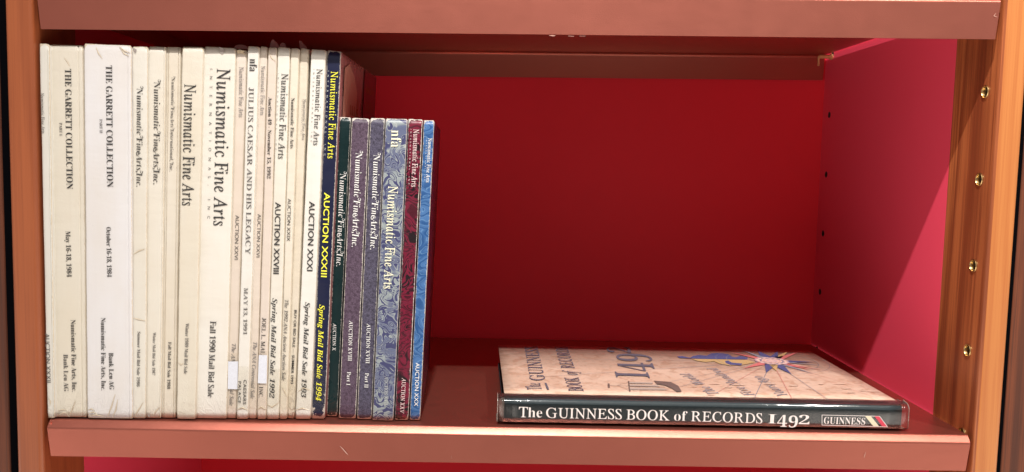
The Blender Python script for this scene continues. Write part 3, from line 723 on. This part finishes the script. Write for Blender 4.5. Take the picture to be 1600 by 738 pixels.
for k, pts in ((2, [(91, 642), (98, 640), (104, 641)]), (2, [(90, 649), (100, 645), (107, 646)]), (2, [(107, 651), (112, 642), (118, 626)]), (2, [(104, 646), (109, 652)]), (2, [(100, 90), (106, 98), (109, 104)]),
               (3, [(137, 641), (143, 639), (148, 642)]), (3, [(137, 646), (146, 644), (152, 647)]), (3, [(138, 650), (150, 648.5), (163, 651)]), (3, [(168, 652), (174, 636), (180, 616)]), (3, [(176, 652), (181, 640), (184, 624)]),
               (3, [(188, 76), (194, 84), (202, 88)]), (3, [(186, 73), (195, 80), (203, 83)]), (3, [(150, 74), (154, 84), (160, 92)]), (4, [(210, 651), (216, 641), (224, 629)]), (4, [(208, 497), (216, 499), (228, 502)]), (4, [(208, 398), (217, 392), (227, 389)]),
               (5, [(238, 651), (244, 642), (250, 636)]), (7, [(278, 566), (283, 570), (287, 568)]), (7, [(279, 643), (290, 646)]), (12, [(420, 82), (424, 90), (431, 97)]), (12, [(402, 640), (408, 636), (415, 640)]),
               (13, [(417, 632), (425, 636), (435, 630)]), (14, [(440, 604), (444, 610), (448, 620)]), (16, [(461, 641), (472, 638), (484, 641)]), (16, [(466, 612), (474, 606), (484, 610)]), (10, [(371, 640), (379, 637), (387, 641)]), (1, [(76, 622), (79, 628), (78, 634)])):
    crease(bl[k], pts)
# clear tape over the feet of the spines
for k, a, b2, c in ((9, 552, 640, 0), (10, 573, 641, 0), (11, 596, 640, 0), (12, 548, 641, 0), (13, 576, 638.5, 0), (14, 577, 640, 0), (15, 586, 640, 0), (16, 577, 638.5, 0), (17, 577, 640, 0)):
    bk = bl[k]; ys = bk['_y'] - .0006
    cov = [c_ for c_ in bk.children if c_.name.startswith('cover')][0]
    w0 = [v.co + bk.location for v in cov.data.vertices]
    zt, zb_ = on_y(400, a, ys).z, on_y(400, b2, ys).z
    def ext(z):
        xs = [p.x for p in w0 if abs(p.z - z) < .006 and p.y < bk['_y'] + .0015]
        return min(xs) + .0003, max(xs) - .0003
    (xa, xb), (xc, xd) = ext(zt), ext(zb_)
    n = 14; V, Fc = [], []
    for i in range(n + 1):
        t_ = i / n; z = zt * (1 - t_) + zb_ * t_; jx = .0002 * noise.noise(Vector((k, 0, z * 200)))
        V += [Vector((xa * (1 - t_) + xc * t_ + jx, ys, z)) - bk.location, Vector((xb * (1 - t_) + xd * t_ + jx, ys, z)) - bk.location]
        if i: q = 2 * i; Fc.append((q - 2, q, q + 1, q - 1))
    me = bpy.data.meshes.new('clear_tape'); me.from_pydata(V, [], Fc); link('clear_tape', me, M_TAPE, bk)

# torn film flaps that stick up behind three of the tall catalogues
M_FLAP = flat('reddish_torn_film', (.42, .16, .15), .4)
for k, px in ((12, [(421, 75), (423, 66), (426, 62), (429, 65), (432, 67.5), (434, 71), (436, 75)]),
              (13, [(436, 74.5), (438, 69), (441, 67), (444, 68), (446, 73), (446, 75)]),
              (15, [(468.5, 76.5), (468, 68), (467, 64), (469.5, 64.5), (473, 69), (477.5, 73), (478, 77)]),
              (9, [(366, 76), (367, 72), (372, 70), (379, 70), (385, 73), (387, 77)])):
    bk = bl[k]; ys = bk['_y'] + .012
    pts = [on_y(x, y, ys) for x, y in px]
    bm = bmesh.new(); f = bm.faces.new([bm.verts.new(p - bk.location) for p in pts])
    g = bmesh.ops.extrude_face_region(bm, geom=[f]); bmesh.ops.translate(bm, verts=[v for v in g['geom'] if isinstance(v, bmesh.types.BMVert)], vec=(.0006, .0003, 0))
    link('torn_flap', bm_mesh(bm, 'torn_flap'), M_FLAP, bk)

# picture on the right-hand cover of the navy catalogue
bk = bl[17]; ys = bk['_y']
xr_top = on_y(533, 80.3, ys).x; xr_bot = on_y(507.4, 654.5, ys).x; ztop = on_y(533, 80.3, ys).z
def on_cover17(dy, z, off=.0012):
    a = z / ztop; return Vector((xr_bot * (1 - a) + xr_top * a + off * .8, ys + dy, z))
plate('cover_band', [on_cover17(.118, .16), on_cover17(.1955, .16), on_cover17(.1955, ztop - .0025), on_cover17(.118, ztop - .0008)], ink('dark_red_print', (.10, .006, .012), .05, .3), bk)
plate('cover_picture', [on_cover17(.012, .17), on_cover17(.075, .17), on_cover17(.080, .262), on_cover17(.062, .274), on_cover17(.035, .281), on_cover17(.014, .276)], ink('peach_print', (.50, .26, .20), .1, .3), bk)
def cover_text(s, st, dy0, dy1, z, h, m, off):
    text_obj('cover_lettering', s, st, on_cover17(dy0, z, off), on_cover17(dy1, z, off), Vector((0, 0, 1)), h, m, bk)
cover_text('nfa', 'R', .045, .092, .2415, .022, K_ORANGE, .0016)
cover_text('Auction', 'R', .125, .180, .266, .008, K_ORANGE, .0016)
cover_text('XXXIII', 'R', .128, .178, .250, .008, K_ORANGE, .0016)

# ------------------------------------------------------------------ the flat-lying hardback
HB = .0222
SY = on_z(1100, 668.0, .0006).y                       # front of its spine
gb = empty('hardback_book', (.5, SY, .0)); tag(gb, 'hardback book lying flat with an old map on its cover and a dark spine', 'book')
cFL, cFR = on_z(788.5, 613.5, HB), on_z(1396, 627.0, HB)
cBL, cBR = on_z(778.5, 540.3, HB), on_z(1263, 547.5, HB)
XL0 = on_y(788, 650, SY).x; XR0 = on_y(1408.5, 655, SY).x
YBK = (cBL.y + cBR.y) / 2
XLB, XRB = cBL.x, cBR.x
print('hardback', SY, cFL, cFR, cBL, cBR, XL0, XR0)
def skew(x_a, y):                                     # x_a 0..1 across the width, y depth -> world x
    t_ = (y - SY) / (YBK - SY)
    l = XL0 * (1 - t_) + XLB * t_; r = XR0 * (1 - t_) + XRB * t_
    return l * (1 - x_a) + r * x_a
def jacket_profile(off=0.0, rr=.0065):
    """cross-section (y, z) from the fore-edge on top, round the spine, to the fore-edge below"""
    P = [(YBK, HB + off), ((YBK + SY) / 2, HB + off), (SY + .03, HB + off), (SY + .0105, HB + off)]
    zt, zb_ = HB + off, .0008 - off * .5
    P += [(SY + .0085, HB + off - .0003)]
    n = 8; cy, ry = SY + .0065, .0065 + off
    for k in range(n + 1):
        a = math.pi / 2 * k / n
        P.append((cy - ry * math.sin(a), zt - .0006 - .0050 + (.0050) * math.cos(a)))
    for k in range(1, n + 1):
        a = math.pi / 2 * k / n
        P.append((cy - ry * math.cos(a) * 1.0, zb_ + .0030 - .0030 * math.sin(a)))
    P += [(SY + .03, zb_), (YBK, zb_)]
    return P
def sheet(name, prof, a0, a1, nx, m, thick, parent, jitter=0.0, mats=None):
    bm = bmesh.new(); rows = []
    for i in range(nx + 1):
        a = a0 + (a1 - a0) * i / nx
        rows.append([bm.verts.new(Vector((skew(a, y), y, z + jitter * noise.noise(Vector((a * 30, y * 20, 1))))) - parent.location) for y, z in prof])
    for p, q in zip(rows, rows[1:]):
        for k in range(len(prof) - 1): bm.faces.new((p[k], q[k], q[k + 1], p[k + 1]))
    me = bpy.data.meshes.new(name); bm.to_mesh(me); bm.free()
    o = link(name, me, m, parent, True)
    if mats:
        for mm in mats: me.materials.append(mm)
    s = o.modifiers.new('thickness', 'SOLIDIFY'); s.thickness = thick; s.offset = 1
    return o
def jacket_green():
    m, nt, b = mat('dark_green_jacket'); v = coords(nt)
    L(nt, mixc(nt, noise_tex(nt, v, 25, 3), (.006, .024, .033), (.010, .032, .044)), b.inputs['Base Color'])
    b.inputs['Roughness'].default_value = .5; b.inputs['Specular IOR Level'].default_value = .3; b.inputs['Coat Weight'].default_value = 1.0; b.inputs['Coat Roughness'].default_value = .07
    bump(nt, b, noise_tex(nt, coords(nt, (.2, 1, 1)), 160, 2), .05, .001); return m
def map_paper():
    m, nt, b = mat('old_map_print'); v = coords(nt)
    n = noise_tex(nt, v, 26, 5, .62); n2 = noise_tex(nt, v, 95, 4, .6, .8); n3 = noise_tex(nt, v, 240, 3)
    c = mixc(nt, ramp(nt, [(.35, 0.), (.65, 1.)], n), (.76, .55, .44), (.68, .46, .35))
    c = mixc(nt, ramp(nt, [(.50, 0.), (.62, .75)], n2), c, (.55, .33, .23))
    c = mixc(nt, ramp(nt, [(.52, 0.), (.70, .45)], n3), c, (.50, .36, .30))
    L(nt, c, b.inputs['Base Color']); b.inputs['Roughness'].default_value = .35
    b.inputs['Coat Weight'].default_value = .25; b.inputs['Coat Roughness'].default_value = .15
    bump(nt, b, noise_tex(nt, v, 30, 2), .1, .002); return m
jp = jacket_profile()
_js = sheet('jacket_spine', jp[3:], 0.0, 1.0, 24, jacket_green(), .0004, gb)
_fc = sheet('front_cover', [(YBK, HB + .0001), ((YBK + SY) / 2, HB + .0001), (SY + .03, HB + .0001), (SY + .0098, HB + .0001)], 0.0, 1.0, 24, map_paper(), .0004, gb)
HOLD[gb.name] = {'top': _fc, 'spine': _js}
# boards and pages between the jacket faces
def slab(name, y0, y1, z0, z1, a0, a1, m, bev=.0004):
    bm = bmesh.new(); vs = []
    for z in (z0, z1):
        for y, a in ((y0, a0), (y0, a1), (y1, a1), (y1, a0)): vs.append(bm.verts.new(Vector((skew(a, y), y, z)) - gb.location))
    for f in ((0, 3, 2, 1), (4, 5, 6, 7), (0, 1, 5, 4), (1, 2, 6, 5), (2, 3, 7, 6), (3, 0, 4, 7)): bm.faces.new([vs[k] for k in f])
    if bev: bmesh.ops.bevel(bm, geom=list(bm.edges), offset=bev, segments=2, affect='EDGES')
    return link(name, bm_mesh(bm, name), m, gb)
M_BOARD = flat('board_cloth', (.02, .035, .04), .7)
slab('front_board', SY + .009, YBK - .0005, HB - .0031, HB - .0006, .0006, .9994, M_BOARD)
slab('back_board', SY + .009, YBK - .0005, .0018, .0043, .0006, .9994, M_BOARD)
def pages_mat():
    m, nt, b = mat('hardback_pages'); v = coords(nt, (1, 1, 1))
    n = noise_tex(nt, coords(nt, (.02, .02, 1)), 2500, 1)
    L(nt, mixc(nt, n, (.72, .64, .52), (.50, .42, .32)), b.inputs['Base Color']); b.inputs['Roughness'].default_value = .8; return m
slab('page_block', SY + .004, YBK - .004, .0044, HB - .0032, .010, .990, pages_mat(), 0)
# clear library sleeve, a little longer than the book at both ends
slp = jacket_profile(.0006)
_cs = sheet('clear_sleeve', slp[3:-1], -.0165, 1.0165, 60, M_FILM, .0002, gb, .0003)
# sleeve rims: the welded, whitish edges one sees at each end
M_RIM = clear('sleeve_rim_film', (.80, .72, .72), .18, .18, .5, .22)
for a in (-.0165, 1.0165):
    s = 1 if a > 0 else -1
    bm = bmesh.new(); pr_ = slp[3:-1]; prev = None
    for (y, z) in pr_:
        x = skew(a, y); p = Vector((x, y, z)) - gb.location
        ring = [bm.verts.new(p + Vector((0, -.0003, 0))), bm.verts.new(p + Vector((s * .0005, 0, .0003))), bm.verts.new(p + Vector((0, .0003, -.0002)))]
        if prev:
            for k in range(3): bm.faces.new((prev[k], prev[(k + 1) % 3], ring[(k + 1) % 3], ring[k]))
        prev = ring
    link('sleeve_rim', bm_mesh(bm, 'sleeve_rim'), M_RIM, _cs, True)
for a, s in ((0, -1), (1, 1)):      # crumpled fold of film closing the sleeve beside the spine ends
    bm = bmesh.new(); rows = []
    for i in range(7):
        t_ = i / 6; row = []
        for j in range(9):
            u = j / 8; z = .0012 + (HB - .0022) * u
            y = SY + .0012 + .010 * t_ * 2 + .0010 * noise.noise(Vector((t_ * 5, u * 6, s)))
            x = skew(a, SY) + s * (.0002 + .0048 * math.sin(min(1, t_ * 1.3) * math.pi / 2) + .0006 * noise.noise(Vector((u * 7, t_ * 4, s * 3))))
            row.append(bm.verts.new(Vector((x, y, z)) - gb.location))
        rows.append(row)
    for p, q in zip(rows, rows[1:]):
        for k in range(8): bm.faces.new((p[k], p[k + 1], q[k + 1], q[k]))
    link('sleeve_fold', bm_mesh(bm, 'sleeve_fold'), M_RIM, _cs, True)

# spine writing
YT = SY - .0011
def G(s, st, x0, y0, x1, y1, h, m, name='spine_lettering', track=0.0):
    A, B = on_y(x0, y0, YT), on_y(x1, y1, YT)
    text_obj(name, s, st, A, B, Vector((0, 0, 1)), h * (YT - CAM.y) / F_PX, m, gb, track)
M_SILV = ink('warm_white_print', (.80, .74, .72), .0, .4)
G('The', 'R', 810.5, 651.8, 847, 652.6, 16.6, M_SILV); G('GUINNESS', 'L', 853, 653, 971.5, 655.2, 16.2, M_SILV)
G('BOOK', 'L', 978.5, 655.6, 1046, 657.2, 16.2, M_SILV); G('of', 'R', 1053, 657.4, 1073.5, 658, 16.2, M_SILV)
G('RECORDS', 'L', 1079.5, 658.2, 1191, 661.6, 16.2, M_SILV)
G('I', 'B', 1199.5, 661.6, 1212.5, 662, 15, M_SILV, 'year_lettering'); G('4', 'B', 1214, 667.0, 1229.5, 667.4, 18.5, M_SILV, 'year_lettering')
G('9', 'B', 1231.5, 668.0, 1246, 668.4, 18.5, M_SILV, 'year_lettering'); G('2', 'B', 1248, 663.0, 1264.5, 663.3, 14.5, M_SILV, 'year_lettering')
def gq(name, pts, m, off=0.0): plate(name, [on_y(x, y, YT - off) for x, y in pts][::-1], m, gb)
def frame_lines(pts, w, name, m):
    V, Fc = [], []
    P = [on_y(x, y, YT) for x, y in pts]; n = len(P); c = sum(P, Vector()) / n
    inner = [p + (c - p).normalized() * w * 1.4 for p in P]
    inner = []
    for i, p in enumerate(P):
        a = (P[i - 1] - p).normalized(); b_ = (P[(i + 1) % n] - p).normalized(); s = a.cross(b_).length
        inner.append(p + (a + b_) * (w / max(s, .3)))
    me = bpy.data.meshes.new(name); me.from_pydata([q - gb.location for q in P + inner], [], [(i, (i + 1) % n, n + (i + 1) % n, n + i) for i in range(n)])
    link(name, me, m, _js)
frame_lines([(1284, 648.3), (1374.5, 650.2), (1387.5, 667.6), (1284, 664.8)], .00042, 'emblem_frame', M_SILV)
G('GUINNESS', 'B', 1287, 662.4, 1351.5, 664.0, 11.2, M_SILV, 'emblem_lettering')
gq('emblem_stripe', [(1351.5, 650.2), (1360.5, 650.4), (1373.5, 666.3), (1364.5, 666.0)], ink('pale_gold_print', (.72, .66, .48), 0., .4), .0001)
gq('emblem_stripe', [(1366.5, 650.6), (1373.5, 650.8), (1386.0, 666.9), (1378.5, 666.6)], K_RED, .0001)

# cover print
ZC = HB + .00075
def C(px, py): return on_z(px, py, ZC)
def CT(s, st, x0, y0, x1, y1, hm, m, name='cover_lettering', track=0.0):
    A, B = C(x0, y0), C(x1, y1); text_obj(name, s, st, A, B, Vector((-1, 0, 0)), hm, m, gb, track)
def cp(name, pts, m): plate(name, [C(x, y) for x, y in pts], m, gb)
def line(name, x0, y0, x1, y1, w, m):
    A, B = C(x0, y0), C(x1, y1); d = (B - A).normalized(); n = Vector((-d.y, d.x, 0)) * w / 2
    plate(name, [A - n, B - n, B + n, A + n], m, gb)
CT('The', 'L', 846.6, 608.8, 843.8, 598.3, .0118, K_NAVY); CT('GUINNESS', 'L', 852.0, 594.5, 839.5, 541.6, .0128, K_NAVY)
cp('cover_underline', [(855.0, 608.8), (850.8, 598.2), (853.8, 598.2), (858.2, 608.8)], K_NAVY)
CT('BOOK', 'L', 912.3, 611, 903.6, 589.5, .0122, K_NAVY); CT('of', 'I', 902.5, 586, 900, 579, .0122, K_NAVY); CT('RECORDS', 'L', 898, 575.5, 886, 542.0, .0122, K_NAVY)
CT('I', 'R', 1015.5, 591, 1011.5, 581.8, .0290, K_NAVY, 'cover_year_lettering'); CT('4', 'R', 1026, 580.5, 1020, 567.5, .0330, K_NAVY, 'cover_year_lettering')
CT('9', 'R', 1021, 565.5, 1016, 553.8, .0330, K_NAVY, 'cover_year_lettering'); CT('2', 'R', 987, 551.5, 984, 542.8, .0230, K_NAVY, 'cover_year_lettering')
CT('The World', 'L', 1125.5, 616.0, 1077, 583.5, .0095, K_LINEB); CT('Five Hundred', 'L', 1181, 617.5, 1119, 575, .0095, K_LINEB); CT('Years Ago', 'L', 1234, 619.0, 1189, 588, .0095, K_LINEB)
# rose of the winds
c0 = C(1206, 564.3)
for x, y, w, m in ((1178.5, 622.2, .0005, K_LINEB), (1238, 623.5, .0005, K_LINER), (1295, 625, .0005, K_LINEB), (1122, 612, .0004, K_LINER), (1063, 604, .0004, K_LINEB), (1060, 575, .0004, K_LINEB), (1335, 602, .0004, K_LINER), (1372, 622.5, .0003, K_LINER),
                   (830, 590, .0004, K_LINEB), (850, 561, .0003, K_LINEB), (905, 546, .0003, K_LINER), (1020, 602, .0003, K_LINEB)):
    line('rhumb_line', 1206, 564.3, x, y, w, m)
def spike(px, py, base, m, name='compass_point'):
    tip = C(px, py); d = (tip - c0); d.normalize(); n = Vector((-d.y, d.x, 0)) * base / 2; s = c0 + d * .0135 + Vector((0, 0, .00008))
    plate(name, [s - n, tip + Vector((0, 0, .00008)), s + n], m, gb)
for px, py, w, m in ((1237, 585, .012, K_BLUE), (1197, 582.5, .011, K_BLUE), (1161, 576, .010, K_CORAL), (1184, 548.4, .013, K_BLUE), (1247, 550.5, .010, K_CORAL), (1272, 566, .010, K_BLUE), (1268, 578, .009, K_CORAL),
                     (1140, 550.5, .009, K_CORAL), (1272, 584.5, .006, K_LINEB), (1213, 580, .009, K_OCHRE), (1215, 549, .009, K_BLUE), (1232, 549, .008, K_OCHRE), (1296, 580, .005, K_LINER), (1160, 547.4, .007, K_LINEB), (1285, 571, .005, K_LINEB)):
    spike(px, py, w, m)
def ring(r0, r1, m, z=.0001, n=56, wob=0.0):
    me = bpy.data.meshes.new('compass_ring'); V = []
    for k in range(n):
        a = 2 * math.pi * k / n; q = 1 + wob * math.sin(a * 12)
        V += [c0 + Vector((r0 * math.cos(a), r0 * math.sin(a), z)) - gb.location, c0 + Vector((r1 * q * math.cos(a), r1 * q * math.sin(a), z)) - gb.location]
    me.from_pydata(V, [], [(2 * k, 2 * k + 1, (2 * k + 3) % (2 * n), (2 * k + 2) % (2 * n)) for k in range(n)]); link('compass_ring', me, m, _fc)
M_LIL = ink('lilac_print', (.52, .36, .44), .3)
ring(.0002, .0150, ink('pale_rose_print', (.70, .47, .40), .4), .00012, wob=.10)
ring(.0145, .0158, M_LIL, .00020, wob=.05); ring(.0098, .0112, K_BLUE, .00020, wob=.09); ring(.0070, .0078, K_LINER, .0002, wob=.1); ring(.0030, .0048, M_LIL, .0002, wob=.2)
ring(.0420, .0424, K_LINEB, .00003); ring(.0520, .0523, K_LINEB, .00003)
# feather-like ornament left of the compass, blue above ochre
cp('ornament', [(1058, 557.0), (1066, 556.6), (1078, 559.2), (1083, 556.4), (1092, 554.8), (1104, 556), (1112, 552.2), (1124, 551.6), (1138, 553.6), (1144, 557.5), (1131, 555.6), (1150, 558.4), (1156, 556.2), (1168, 558.5), (1168, 561.8), (1100, 560.9), (1062, 559.4)][::-1], K_BLUE)
cp('ornament', [(1080, 560.8), (1120, 561.6), (1168, 562.4), (1180, 566.5), (1158, 570.5), (1140, 571.4), (1124, 568.2), (1116, 564.6), (1102, 565.8), (1090, 564.2)][::-1], K_OCHRE)
plate('ornament', [C(x, y) + Vector((0, 0, .0001)) for x, y in [(1133, 564.2), (1138, 563.8), (1143, 566.8), (1160, 568.4), (1158, 571), (1141, 570.4), (1134, 567.4)]][::-1], K_BLUE, gb)
# small ship, lying on its side, hull to the right
M_SEP = ink('sepia_ink', (.14, .09, .08), .3)
cp('ship_picture', [(1022, 594.8), (1048, 597), (1060, 603), (1065, 611.5), (1058, 612.6), (1050, 607), (1040, 602.4), (1026, 600.0)][::-1], M_SEP)
for q in ([(983, 596.5), (1021, 597.8), (1019, 599.8), (984, 599.2)], [(982, 601), (1028, 602.3), (1032, 604.6), (983, 603.6)], [(982, 605.5), (1036, 606.4), (1044, 609.5), (984, 609)]):
    cp('ship_picture', q[::-1], ink('grey_sail_print', (.42, .32, .28), .3))
for a in ((948, 602, 1040, 604.5, .0006), (951, 599.4, 951.5, 605.5, .0016), (982, 595.5, 984, 611.5, .0010), (965, 602, 984, 596.5, .0003), (965, 602, 984, 610.5, .0003), (1044, 610.5, 1064, 613.5, .0004), (984, 611.5, 1062, 612.2, .0004), (1000, 594, 1050, 597.5, .0003)):
    line('ship_picture', a[0], a[1], a[2], a[3], a[4], M_SEP)
# faint coastline marks
for k in range(16):
    px = random.uniform(1080, 1370); py = random.uniform(598, 621) if px < 1330 else random.uniform(606, 622)
    w = random.uniform(4, 12); h = random.uniform(.4, .9)
    P = [(px + w * math.cos(a) * (1 + .5 * noise.noise(Vector((a, k, 0)))), py + h * math.sin(a) * (1 + .6 * noise.noise(Vector((a * 2, k, 5))))) for a in [-2 * math.pi * j / 11 for j in range(11)]]
    cp('coastline_mark', P, K_TAN)

for bk in list(bl.values()):
    if '_y' in bk: del bk['_y']
